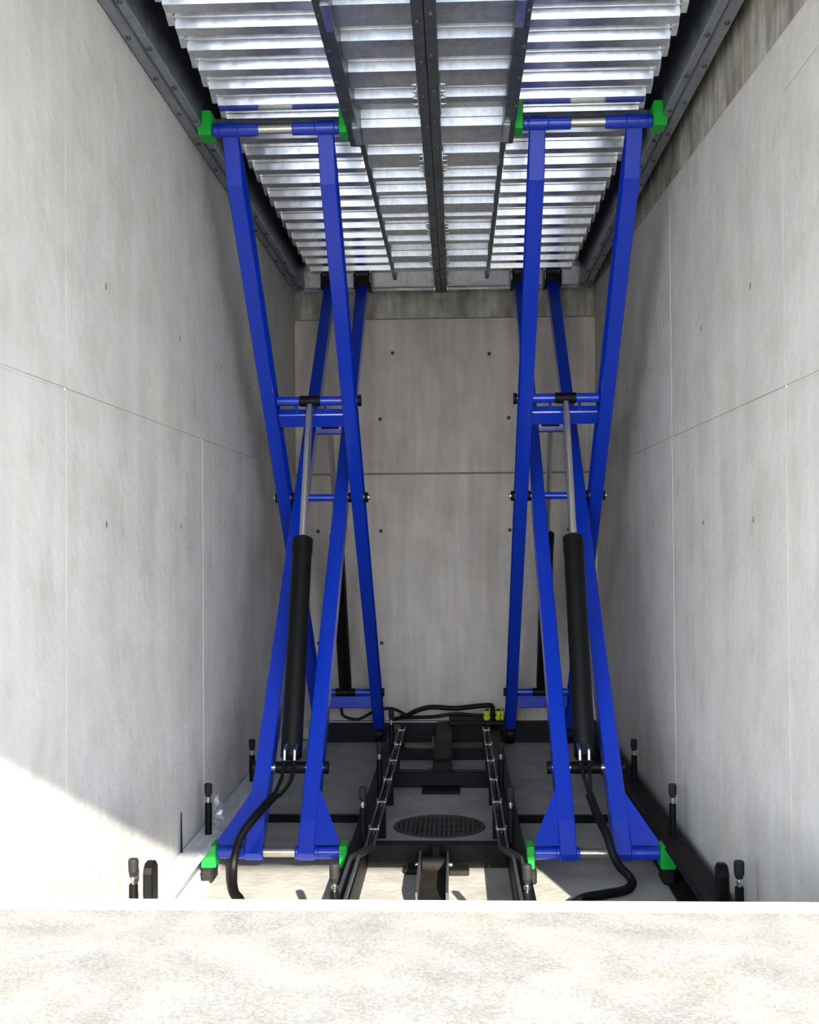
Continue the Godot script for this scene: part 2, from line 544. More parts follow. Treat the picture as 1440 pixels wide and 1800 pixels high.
func build_platform() -> void:
	var pf := thing("lifting_platform", "galvanised steel lift platform with corrugated deck, seen from below", "platform", Vector3(CX, 4.0, 3.5))
	var z0 := 0.06
	var z1 := 6.85
	obj("top_plate", box(Vector3(CX - 1.3, 4.31, z0), Vector3(CX + 1.3, 4.316, z1), 0.0), M.dull, pf)
	var bolt := begin()
	add_lathe(bolt, Vector3.ZERO, Vector3(0, -0.012, 0), [Vector2(0, 0.012), Vector2(0.009, 0.012), Vector2(0.012, 0.009), Vector2(0.012, 0)], 8)
	var bolt_mesh := bolt.commit()
	var nut := begin()
	add_lathe(nut, Vector3.ZERO, Vector3(1, 0, 0), [Vector2(-0.002, 0.013), Vector2(0.012, 0.013), Vector2(0.012, 0.007), Vector2(0.024, 0.007), Vector2(0.024, 0)], 6)
	var nut_mesh := nut.commit()
	for s: float in [-1.0, 1.0]:
		# side beam: rolled edge section with a stepped bottom flange and tall inner web
		var pts := PackedVector2Array()
		for p in [[1.320, 4.02], [1.274, 4.02], [1.274, 4.032], [1.270, 4.045], [1.266, 4.034], [1.228, 4.034], [1.228, 4.046], [1.310, 4.046], [1.310, 4.10], [1.320, 4.10]]:
			pts.append(Vector2(CX + s * p[0], p[1]))
		var sb := obj("side_beam", prism(pts, "z", z0, z1), M.flange, pf)
		pts = PackedVector2Array()
		for p in [[1.228, 4.0465], [1.238, 4.0465], [1.238, 4.305], [1.228, 4.305]]:
			pts.append(Vector2(CX + s * p[0], p[1]))
		obj("inner_web", prism(pts, "z", z0, z1), M.dull, sb)  # same member as the flange; its dark reflection is put into the colour
		for k in 15:
			put("bolt", bolt_mesh, M.dull, sb, Vector3(CX + s * 1.297, 4.021, 0.35 + k * 0.46))
			put("bolt", bolt_mesh, M.dull, sb, Vector3(CX + s * 1.245, 4.035, 0.2 + k * 0.46))
		# longitudinal beam, deeper towards the front
		var web := obj("longitudinal_beam", box(Vector3(minf(CX + s * 0.394, CX + s * 0.424), 4.1, 0.13), Vector3(maxf(CX + s * 0.394, CX + s * 0.424), 4.30, z1), 0.002), M.dull, pf)
		var deep := PackedVector2Array([Vector2(3.86, 4.10), Vector2(3.90, 4.03), Vector2(3.92, 4.02), Vector2(z1, 4.02), Vector2(z1, 4.11), Vector2(3.86, 4.11)])
		obj("lower_flange", prism(deep, "x", CX + s * 0.424 - 0.034, CX + s * 0.424 + 0.030, 0.003), M.dull, web)
		for zz in [4.12, 5.57]:
			obj("pad", box(Vector3(CX + s * 0.405 - 0.02, 4.004, zz - 0.13), Vector3(CX + s * 0.405 + 0.02, 4.021, zz + 0.13), 0.003), M.zinc, web)
		for k in 7:
			put("bolt", bolt_mesh, M.dull, web, Vector3(CX + s * 0.44, 4.02, 4.5 + k * 0.36))
		# corrugated outer deck, one wave after another: near edges of the rib bottoms
		var ribs: Array = [6.68, 6.445, 6.21, 5.975, 5.74, 5.504, 5.269, 5.033, 4.80, 4.562, 4.334, 4.09, 3.81, 3.532, 3.243, 2.962, 2.672, 2.406, 2.107, 1.847, 1.557, 1.312, 1.017, 0.74, 0.46]
		var xa: float = minf(CX + s * 0.43, CX + s * 1.125)
		var xb: float = maxf(CX + s * 0.43, CX + s * 1.125)
		for k in ribs.size():
			var z: float = ribs[k]
			var nz: float = (ribs[k - 1] if k > 0 else z1 + 0.06) - 0.058 - z
			var dp := put("deck_panel", rib_mesh(xa, xb, 0.058, nz, 0.085), M.zinc, pf, Vector3(0, 4.115, z))
			# bent end tab that hangs the wave on the side beam
			var tab := PackedVector2Array([Vector2(z + 0.005, 4.125), Vector2(z + 0.05, 4.205), Vector2(z + 0.10, 4.205), Vector2(z + 0.06, 4.15)])
			obj("end_tab", prism(tab, "x", minf(CX + s * 1.125, CX + s * 1.155), maxf(CX + s * 1.125, CX + s * 1.155), 0.002), M.zinc, dp)
		# wider and uneven waves of the middle lane: [near edge, bottom width]
		var pans: Array = [[6.55, 0.17], [6.19, 0.17], [5.83, 0.17], [5.47, 0.17], [5.106, 0.16], [4.746, 0.16], [4.396, 0.05], [3.965, 0.22], [3.507, 0.19], [3.051, 0.04], [2.75, 0.05], [2.447, 0.16], [2.136, 0.06], [1.784, 0.11], [1.452, 0.05], [0.962, 0.13], [0.55, 0.10]]
		xa = minf(CX + s * 0.044, CX + s * 0.398)
		xb = maxf(CX + s * 0.044, CX + s * 0.398)
		for k in pans.size():
			var z: float = pans[k][0]
			var nz: float = ((pans[k - 1][0] - pans[k - 1][1]) if k > 0 else z1) - z
			put("deck_pan", rib_mesh(xa, xb, pans[k][1], nz, 0.09), M.pan, pf, Vector3(0, 4.11, z))
		# half of the centre rail: a channel, flange down
		var ch := PackedVector2Array()
		for p in [[0.0022, 4.0], [0.052, 4.0], [0.052, 4.009], [0.012, 4.009], [0.012, 4.28], [0.0022, 4.28]]:
			ch.append(Vector2(CX + s * p[0], p[1]))
		var cr := obj("centre_rail", prism(ch, "z", z0, z1), M.dull, pf)
		var lip := PackedVector2Array()
		for p in [[0.046, 4.008], [0.052, 4.008], [0.052, 4.28], [0.046, 4.28]]:
			lip.append(Vector2(CX + s * p[0], p[1]))
		obj("rail_web", prism(lip, "z", z0, z1), M.dull, cr)
		for k in 15:
			put("bolt", bolt_mesh, M.dull, cr, Vector3(CX + s * (0.03 if k % 2 == 0 else 0.022), 4.001, 0.5 + k * 0.42 + (0.07 if s > 0 else 0.0)))
		# bolted splice plates beside the centre rail
		for zz in [6.0, 4.58, 3.5, 2.02, 1.05, 0.3]:
			var pl := obj("splice_plate", box(Vector3(CX + s * 0.056 - 0.004, 4.012, zz - 0.17), Vector3(CX + s * 0.056 + 0.004, 4.098, zz + 0.17), 0.001), M.zinc, pf)
			for q in [[-0.13, 4.055], [-0.045, 4.055], [0.045, 4.055], [0.13, 4.055]]:
				put("nut", nut_mesh, M.steel, pl, Vector3(CX + s * 0.060, q[1], zz + q[0]), Basis(Vector3.UP, 0.0 if s > 0 else PI))
		# brackets where the rear ends of the blue arms slide
		for o in [0.69, 0.98]:
			for d: float in [-1.0, 1.0]:
				var bx: float = CX + s * o + d * 0.066
				if d > 0:
					obj("slide_block", box(Vector3(CX + s * o - 0.064, 3.99, 0.155), Vector3(CX + s * o + 0.064, 4.10, 0.30), 0.006), M.black, pf)
				obj("slide_bracket", box(Vector3(bx - 0.008, 4.0, 0.07), Vector3(bx + 0.008, 4.13, 0.33), 0.002), M.black, pf)
				obj("bracket_clip", box(Vector3(bx - 0.006 + d * 0.006, 4.04, 0.332), Vector3(bx + 0.006 + d * 0.006, 4.11, 0.342), 0.002), M.zinc, pf)
		# bearing blocks of the front upper pins
		for q in [[1.18, 1.252, -0.002], [0.45, 0.492, 0.0]]:
			var lo := minf(CX + s * q[0], CX + s * q[1])
			var hi := maxf(CX + s * q[0], CX + s * q[1])
			var prof := PackedVector2Array([Vector2(4.135, 3.985), Vector2(4.262, 3.985), Vector2(4.262, 4.118), Vector2(4.135, 4.118)])
			obj("bearing_block", prism(prof, "x", lo, hi, 0.004), M.green, pf).set_meta("label", "green bearing block")
	# cross beam behind the front upper pins and the rear end beam
	for s: float in [-1.0, 1.0]:
		obj("cross_beam", box(Vector3(minf(CX + s * 0.43, CX + s * 1.225), 4.10, 4.03), Vector3(maxf(CX + s * 0.43, CX + s * 1.225), 4.13, 4.10), 0.003), M.dull, pf)
	var eb := PackedVector2Array()
	for p in [[0.055, 4.004], [0.15, 4.004], [0.15, 4.012], [0.085, 4.02], [0.085, 4.04], [0.09, 4.045], [0.15, 4.19], [0.17, 4.20], [0.17, 4.23], [0.055, 4.23]]:
		eb.append(Vector2(p[0], p[1]))
	for s: float in [-1.0, 1.0]:
		var x_in: float = CX + s * 0.053
		var x_out: float = CX + s * 1.226
		obj("end_beam", prism(eb, "x", minf(x_in, x_out), maxf(x_in, x_out)), M.zinc, pf)

# ------------------------------------------------------------------ scissor frames
func along(a: Vector2, b: Vector2, t: float) -> Vector2:
	return a.lerp(b, t)

func arm_profile(a: Vector2, b: Vector2, hd: float, taper: float, toe := 0.036) -> PackedVector2Array:
	# a = end with the pin seen from outside (tapered), b = sliding end; coordinates (z, y)
	var u := (b - a).normalized()
	var n := Vector2(-u.y, u.x)
	var l := a.distance_to(b)
	var flip := 1.0 if n.x > 0.0 else -1.0         # the side that looks out of the shaft
	var out := PackedVector2Array()
	for p in [[-0.035, -0.022], [-0.022, -0.036], [taper, -hd], [l - 0.05, -hd], [l + 0.02, -0.035], [l + 0.02, 0.035], [l - 0.05, hd], [taper, hd], [-0.03, toe], [-0.035, 0.0]]:
		out.append(a + u * p[0] + n * p[1] * flip)
	return out

func at_x(x: float, p: Vector2) -> Vector3:
	return Vector3(x, p.y, p.x)

func bar_x(x0: float, x1: float, p: Vector2, r: float, sides := 20) -> ArrayMesh:
	return rod(at_x(x0, p), at_x(x1, p), r, sides)

func build_scissor(s: float) -> void:
	var where := "left" if s < 0 else "right"
	var mid := CX + s * 0.834
	var o := func(off: float) -> float: return CX + s * off
	var piv := along(PIN_TOP, REAR_LOW, 0.499)
	# ---------------- outer frame: front top to rear floor
	var fr := thing("scissor_frame", "blue outer scissor frame with wide-set arms, %s of the drain, hung from the platform front" % where, "lift arm", Vector3(mid, 0.1, 2.2), "scissor frames of the lift")
	var prof := arm_profile(PIN_TOP, REAR_LOW, 0.078, 0.29, -0.03)
	var d_out := (REAR_LOW - PIN_TOP).normalized()
	for off in [0.574, 1.094]:
		obj("arm", prism(prof, "x", o.call(off) - 0.044, o.call(off) + 0.044, 0.005), M.blue, fr)
	for q in [[0.494, 0.749], [0.931, 1.179]]:
		obj("pin_sleeve", bar_x(o.call(q[0]), o.call(q[1]), PIN_TOP, 0.035, 28), M.blue, fr)
	for off in [0.574, 1.094]:
		for d in [-0.052, 0.052]:
			obj("collar", bar_x(o.call(off + d) - 0.004, o.call(off + d) + 0.004, PIN_TOP, 0.038, 28), M.blue, fr)
	obj("axle", bar_x(o.call(0.746), o.call(0.934), PIN_TOP, 0.025, 28), M.axle, fr).set_meta("label", "bare steel axle")
	var up := along(PIN_TOP, REAR_LOW, 0.3403)
	for q in [[0.618, 0.766], [0.902, 1.05]]:
		obj("cross_tube", bar_x(o.call(q[0]), o.call(q[1]), up, 0.031, 24), M.blue, fr)
	obj("tube_end", bar_x(o.call(0.518), o.call(0.53), up, 0.031, 20), M.blue, fr)
	obj("end_cap", bar_x(o.call(0.497), o.call(0.518), up, 0.038, 20), M.black, fr)
	var b2 := along(PIN_TOP, REAR_LOW, 0.3655)
	var b2box := begin()
	var ang := Transform3D(Basis(Vector3.RIGHT, deg_to_rad(-44.0)), at_x(mid, b2))
	add_box(b2box, Vector3(-0.217, -0.035, -0.058), Vector3(0.217, 0.03, 0.052), 0.006, ang)
	obj("cross_box", b2box.commit(), M.blue, fr)
	for d in [-0.095, 0.095]:
		var lug := PackedVector2Array([up + Vector2(-0.02, 0.025), up + Vector2(0.02, 0.02), b2 + Vector2(0.028, 0.0), b2 + Vector2(-0.028, 0.0)])
		obj("lug", prism(lug, "x", mid + d - 0.008, mid + d + 0.008, 0.001), M.blue, fr)
	# centre pivot
	obj("pivot_tube", bar_x(o.call(0.735), o.call(0.935), piv, 0.026, 24), M.blue, fr)
	for q in [[0.505, 0.53], [0.618, 0.645], [1.023, 1.05], [1.138, 1.163]]:
		obj("pivot_collar", bar_x(o.call(q[0]), o.call(q[1]), piv, 0.036, 20), M.black, fr)
		obj("pivot_pin", bar_x(o.call(q[0] - 0.012), o.call(q[1] + 0.012), piv, 0.022, 16), M.steel, fr)
	# lower rear cross members
	var lowr := along(PIN_TOP, REAR_LOW, 0.9135)
	obj("cross_tube", bar_x(o.call(0.53), o.call(1.05), lowr, 0.03, 20), M.blue, fr)
	obj("end_cap", bar_x(o.call(0.505), o.call(0.53), lowr, 0.036, 20), M.black, fr)
	var c3 := along(PIN_TOP, REAR_LOW, 0.935)
	obj("cross_box", box(Vector3(mid - 0.217, c3.y - 0.06, c3.x - 0.025), Vector3(mid + 0.217, c3.y + 0.045, c3.x + 0.025), 0.006), M.blue, fr)
	for off in [0.574, 1.094]:
		obj("roller", bar_x(o.call(off) - 0.03, o.call(off) + 0.03, Vector2(0.2, 0.08), 0.08, 24), M.black, fr)
	# ---------------- inner frame: front floor to rear platform
	var fi := thing("scissor_frame", "blue inner scissor frame with close-set arms, %s of the drain, hinged near the ledge" % where, "lift arm", Vector3(mid, 0.1, 4.195), "scissor frames of the lift")
	var profi := arm_profile(PIN_LOW, REAR_TOP, 0.062, 0.16)
	for off in [0.694, 0.98]:
		obj("arm", prism(profi, "x", o.call(off) - 0.046, o.call(off) + 0.046, 0.005), M.blue, fi)
	for q in [[0.517, 0.757], [0.926, 1.173]]:
		obj("pin_sleeve", bar_x(o.call(q[0]), o.call(q[1]), PIN_LOW, 0.034, 28), M.blue, fi)
	for off in [0.632, 0.752, 0.93, 1.04]:
		obj("collar", bar_x(o.call(off) - 0.004, o.call(off) + 0.004, PIN_LOW, 0.037, 28), M.blue, fi)
	obj("axle", bar_x(o.call(0.754), o.call(0.929), PIN_LOW, 0.025, 28), M.axle, fi).set_meta("label", "bare steel axle")
	# gussets that spread each arm's foot onto its sleeve
	var d_in := (REAR_TOP - PIN_LOW).normalized()
	for q in [[0.648, 0.522, 0.36], [1.026, 1.168, 0.34]]:
		for pl in [[0.050, 0.0, 1.0], [-0.03, 0.0, 1.1]]:
			var st := begin()
			var n3 := Vector3(0, d_in.x, -d_in.y).normalized()      # towards the viewer, square to the arm
			if n3.z < 0:
				n3 = -n3
			var base3: Vector3 = at_x(0.0, PIN_LOW) + n3 * pl[0]
			var along3 := Vector3(0, d_in.y, d_in.x)
			var x_arm: float = o.call(q[0])
			var x_end: float = o.call(q[1])
			var low_y := 0.015
			var A: Vector3 = base3 + along3 * low_y + Vector3(x_arm, 0, 0)
			var B: Vector3 = base3 + along3 * low_y + Vector3(x_end, 0, 0)
			var B2: Vector3 = base3 + along3 * (low_y + 0.03) + Vector3(x_end, 0, 0)
			var C: Vector3 = base3 + along3 * (q[2] * pl[2]) + Vector3(x_arm, 0, 0)
			var th := n3 * 0.006
			var ring := [A, B, B2, C]
			flat_quad(st, A + th, B + th, B2 + th, C + th, n3)
			flat_quad(st, A - th, B - th, B2 - th, C - th, -n3)
			var cen: Vector3 = (A + B + C) / 3.0
			for k in 4:
				var p: Vector3 = ring[k]
				var r: Vector3 = ring[(k + 1) % 4]
				flat_quad(st, p - th, r - th, r + th, p + th, (p + r) / 2.0 - cen)
			obj("gusset", st.commit(), M.blue, fi)
	var lowf := along(PIN_LOW, REAR_TOP, 0.09625)
	obj("foot_pin", bar_x(o.call(0.655), o.call(1.03), lowf, 0.02, 20), M.steel, fi)
	for q in [[0.618, 0.642], [1.03, 1.052]]:
		obj("end_cap", bar_x(o.call(q[0]), o.call(q[1]), lowf, 0.037, 20), M.black, fi)
	obj("tube_end", bar_x(o.call(0.636), o.call(0.652), lowf, 0.03, 20), M.blue, fi)
	var upr := along(PIN_LOW, REAR_TOP, 0.6475)
	obj("cross_tube", bar_x(o.call(0.73), o.call(0.94), upr + Vector2(0, 0.02), 0.028, 20), M.blue, fi)
	obj("cross_box", box(Vector3(mid - 0.11, upr.y - 0.06, upr.x - 0.03), Vector3(mid + 0.11, upr.y + 0.02, upr.x + 0.03), 0.006), M.blue, fi)
	# ---------------- hydraulic cylinders
	var name_front := "black hydraulic cylinder with bright chrome rod, in front on the %s scissor" % where
	build_cylinder(name_front, at_x(mid, lowf), at_x(mid, up), 0.061, 0.57, 0.024)
	var name_rear := "black hydraulic cylinder with dark rod, behind on the %s scissor" % where
	build_cylinder(name_rear, at_x(mid, lowr), at_x(mid, upr), 0.055, 0.60, 0.022)

func build_cylinder(label: String, a: Vector3, b: Vector3, r: float, part: float, rr: float) -> void:
	var t := thing("hydraulic_cylinder", label, "cylinder", a, "hydraulic cylinders")
	var u := (b - a).normalized()
	var l := a.distance_to(b)
	var st := begin()
	var e := l * part
	add_lathe(st, a + u * 0.05, b, [Vector2(0, 0), Vector2(0, r - 0.01), Vector2(0.01, r), Vector2(e - 0.10, r), Vector2(e - 0.10, r + 0.003), Vector2(e - 0.008, r + 0.003), Vector2(e, r - 0.006), Vector2(e, 0)], 32)
	obj("barrel", st.commit(), M.barrel, t)
	obj("rod", rod(a + u * (e + 0.03), b - u * 0.03, rr, 24), M.chrome, t).set_meta("label", "polished chrome piston rod")
	obj("rod_eye", rod(b - Vector3(0.068, 0, 0), b + Vector3(0.068, 0, 0), 0.036, 24), M.black, t)
	obj("foot_eye", rod(a - Vector3(0.085, 0, 0), a + Vector3(0.085, 0, 0), 0.034, 24), M.black, t)
	obj("gland", rod(a + u * (e + 0.045), a + u * (e + 0.062), rr + 0.012, 24), M.black, t)

# ------------------------------------------------------------------ base frame and floor gear
func build_base() -> void:
	var bf := thing("base_frame", "dark steel base frame of the lift lying on the pit floor", "frame", Vector3(CX, 0, 3.0))
	for s: float in [-1.0, 1.0]:
		var pts := PackedVector2Array()
		for p in [[1.318, 0.0], [1.20, 0.0], [1.20, 0.014], [1.306, 0.014], [1.306, 0.188], [1.216, 0.188], [1.196, 0.176], [1.190, 0.184], [1.212, 0.2], [1.318, 0.2]]:
			pts.append(Vector2(CX + s * p[0], p[1]))
		obj("side_rail", prism(pts, "z", 0.16, 6.6), M.rail if s < 0 else M.iron, bf)  # left rail paler: its sunlight is put into the colour
		pts = PackedVector2Array()
		for p in [[0.386, 0.0], [0.47, 0.0], [0.47, 0.012], [0.398, 0.012], [0.398, 0.148], [0.47, 0.148], [0.47, 0.16], [0.386, 0.16]]:
			pts.append(Vector2(CX + s * p[0], p[1]))
		obj("inner_rail", prism(pts, "z", 0.16, 6.6), M.black, bf)
		for q in [[1.172, 1.25], [0.473, 0.515]]:
			var lo := minf(CX + s * q[0], CX + s * q[1])
			var hi := maxf(CX + s * q[0], CX + s * q[1])
			var prof := PackedVector2Array([Vector2(4.13, 0.075), Vector2(4.26, 0.075), Vector2(4.26, 0.19), Vector2(4.13, 0.19)])
			obj("bearing_block", prism(prof, "x", lo, hi, 0.004), M.green, bf).set_meta("label", "green bearing block")
			obj("block_foot", box(Vector3((lo + hi) / 2 - 0.035, 0.0, 4.15), Vector3((lo + hi) / 2 + 0.03, 0.075, 4.29), 0.01), M.iron, bf)
		obj("cross_bar", box(Vector3(minf(CX + s * 0.47, CX + s * 1.2), 0.0, 2.95), Vector3(maxf(CX + s * 0.47, CX + s * 1.2), 0.045, 3.0), 0.003), M.black, bf)
	# rear cross beam with a bare top edge
	obj("rear_beam", box(Vector3(-1.2, 0.0, 0.04), Vector3(1.16, 0.175, 0.15), 0.004), M.black, bf)
	obj("edge_strip", box(Vector3(-1.1, 0.175, 0.13), Vector3(0.3, 0.183, 0.15), 0.001), M.steel, bf)
	obj("middle_beam", box(Vector3(CX - 0.386, 0.0, 0.86), Vector3(CX + 0.386, 0.085, 0.95), 0.004), M.black, bf)
	obj("middle_beam", box(Vector3(CX - 0.386, 0.0, 1.88), Vector3(CX + 0.386, 0.115, 1.98), 0.004), M.black, bf)
	obj("foot_plate", box(Vector3(CX - 0.14, 0.0, 1.98), Vector3(CX + 0.13, 0.02, 2.19), 0.003), M.black, bf)
	obj("spine_beam", box(Vector3(CX - 0.065, 0.10, 0.16), Vector3(CX + 0.07, 0.185, 1.96), 0.006), M.black, bf)
	obj("spine_cap", box(Vector3(CX - 0.06, 0.186, 1.1), Vector3(CX + 0.06, 0.20, 1.9), 0.004), M.iron, bf)
	for q in [[-0.09, 1.80], [-0.09, 0.55], [-0.09, 0.7]]:
		put("bolt", rod(Vector3(0, 0, 0), Vector3(0, 0.02, 0), 0.012, 8), M.steel, bf, Vector3(CX + q[0], 0.1 if q[1] > 1.0 else 0.10, q[1]))
	# front cross beam and the buffer bracket in front of it
	obj("front_beam", box(Vector3(CX - 0.386, 0.0, 3.90), Vector3(CX + 0.386, 0.128, 3.985), 0.004), M.iron, bf)
	var br := obj("stop_bracket", box(Vector3(-0.105, 0.0, 3.99), Vector3(0.03, 0.055, 4.75), 0.004), M.iron, bf)
	for x in [-0.117, 0.030]:
		var side := PackedVector2Array([Vector2(3.987, 0.0), Vector2(4.78, 0.0), Vector2(4.78, 0.11), Vector2(4.70, 0.13), Vector2(4.12, 0.13), Vector2(3.987, 0.09)])
		obj("cheek_plate", prism(side, "x", x, x + 0.012, 0.002), M.dull, br)
	obj("stop_roller", rod(Vector3(-0.10, 0.085, 4.22), Vector3(0.025, 0.085, 4.22), 0.04, 20), M.iron, br)
	obj("stop_lug", box(Vector3(-0.05, 0.05, 4.02), Vector3(-0.005, 0.15, 4.14), 0.006), M.iron, br)
	for x in [-0.127, 0.052]:
		obj("roller_nut", rod(Vector3(x - 0.010, 0.085, 4.22), Vector3(x + 0.010, 0.085, 4.22), 0.010, 6), M.steel, br)
	obj("bracket_foot", box(Vector3(-0.20, 0.0, 4.02), Vector3(-0.118, 0.03, 4.12), 0.006), M.iron, bf)
	obj("bracket_foot", box(Vector3(0.043, 0.0, 4.02), Vector3(0.15, 0.03, 4.14), 0.006), M.iron, bf)

func build_posts() -> void:
	var foot := begin()
	add_lathe(foot, Vector3.ZERO, Vector3.UP, [Vector2(0, 0), Vector2(0, 0.019), Vector2(0.168, 0.019), Vector2(0.172, 0.016), Vector2(0.172, 0)], 16)
	var foot_m := foot.commit()
	var stud := begin()
	add_lathe(stud, Vector3.ZERO, Vector3.UP, [Vector2(0.17, 0), Vector2(0.17, 0.008), Vector2(0.215, 0.008), Vector2(0.215, 0)], 12)
	add_lathe(stud, Vector3.ZERO, Vector3.UP, [Vector2(0.182, 0), Vector2(0.182, 0.015), Vector2(0.196, 0.015), Vector2(0.196, 0)], 6)
	var stud_m := stud.commit()
	var cap := begin()
	add_lathe(cap, Vector3.ZERO, Vector3.UP, [Vector2(0.205, 0), Vector2(0.205, 0.014), Vector2(0.225, 0.021), Vector2(0.27, 0.022), Vector2(0.277, 0.018), Vector2(0.277, 0)], 16)
	var cap_m := cap.commit()
	var rows := [[5.53, "nearest the ledge"], [4.06, "second from the ledge"], [2.70, "third from the ledge"], [1.30, "rearmost"]]
	var lines := [[-1.275, "beside the left wall"], [-0.425, "beside the left cable tray"], [0.378, "beside the right cable tray"], [1.25, "beside the right wall"]]
	for li in lines.size():
		for ri in rows.size():
			if ri == 3 and li != 1:
				continue
			var y0: float = 0.2 if li == 0 or li == 3 else 0.16
			var stretch: float = 1.0 if y0 == 0.2 else 1.08
			var lab := "black rubber capped buffer post %s, %s" % [lines[li][1], rows[ri][1]]
			var p := thing("buffer_post", lab, "post", Vector3(lines[li][0], y0, rows[ri][0]), "buffer posts on the base rails")
			var at := p.position
			for q in [["post", foot_m, M.black], ["stud", stud_m, M.steel], ["rubber_cap", cap_m, M.rubber]]:
				var part := put(q[0], q[1], q[2], p, at)
				part.scale.y = stretch
	# upright guide fins next to the nearest posts
	for s: float in [-1.0, 1.0]:
		var zc := 5.24
		var poly := PackedVector2Array([Vector2(zc - 0.05, 0.2), Vector2(zc + 0.05, 0.2), Vector2(zc + 0.05, 0.34), Vector2(zc + 0.04, 0.365), Vector2(zc + 0.015, 0.385), Vector2(zc - 0.02, 0.385), Vector2(zc - 0.05, 0.36)])
		var x := -1.28 if s < 0 else 1.245
		var fin := obj("guide_fin", prism(poly, "x", x - 0.022, x + 0.022, 0.006), M.black)
		tag(fin, "black round-topped guide plate by the %s wall, next to the nearest post" % ("left" if s < 0 else "right"), "plate", "guide plates")

func build_trays() -> void:
	for s: float in [-1.0, 1.0]:
		var where := "left" if s < 0 else "right"
		var t := thing("cable_tray", "narrow galvanised cable tray running beside the %s side of the drain" % where, "cable tray", Vector3(CX + s * 0.355, 0.16, 2.5))
		for off in [0.332, 0.372]:
			var bend := 4.32 if off > 0.35 else 4.28
			obj("tray_rail", box(Vector3(CX + s * off - 0.006, 0.178, 0.55), Vector3(CX + s * off + 0.006, 0.204, bend), 0.002), M.dull, t)
			# the front end swings outwards over the rail
			var p0 := Vector3(CX + s * off, 0.191, bend - 0.005)
			var p1 := Vector3(CX + s * (off + 0.062), 0.191, bend + 0.16)
			var p2 := Vector3(CX + s * (off + 0.066), 0.191, 5.34)
			for pr in [[p0, p1], [p1, p2]]:
				var a: Vector3 = pr[0]
				var b: Vector3 = pr[1]
				var st := begin()
				var basis := Basis.looking_at(b - a, Vector3.UP)
				add_box(st, Vector3(-0.006, -0.013, -a.distance_to(b) / 2 - 0.003), Vector3(0.006, 0.013, a.distance_to(b) / 2 + 0.003), 0.002, Transform3D(basis, (a + b) / 2))
				obj("tray_rail", st.commit(), M.dull, t)
		for k in 6:
			var z := 0.72 + k * 0.645
			var rg := obj("rung", box(Vector3(CX + s * 0.352 - 0.03, 0.196, z - 0.009), Vector3(CX + s * 0.352 + 0.03, 0.208, z + 0.009), 0.002), M.zinc, t)
			for d in [-0.026, 0.026]:
				put("clip", box_c(Vector3(0.007, 0.014, 0.012), 0.002), M.steel, rg, Vector3(CX + s * 0.352 + d, 0.218, z))
		# a pair of hoses lying in the tray
		var hs := obj("tray_hose", hose([Vector3(CX + s * 0.345, 0.187, 0.6), Vector3(CX + s * 0.358, 0.187, 1.6), Vector3(CX + s * 0.349, 0.187, 2.6), Vector3(CX + s * 0.353, 0.187, 4.2)], 0.008), M.hose)
		tag(hs, "thin black hose lying inside the %s cable tray" % where, "hose")
		for k in 4:
			obj("tray_foot", box(Vector3(CX + s * 0.352 - 0.03, 0.0, 0.8 + k * 0.85), Vector3(CX + s * 0.352 + 0.03, 0.178, 0.83 + k * 0.85), 0.002), M.black, t)

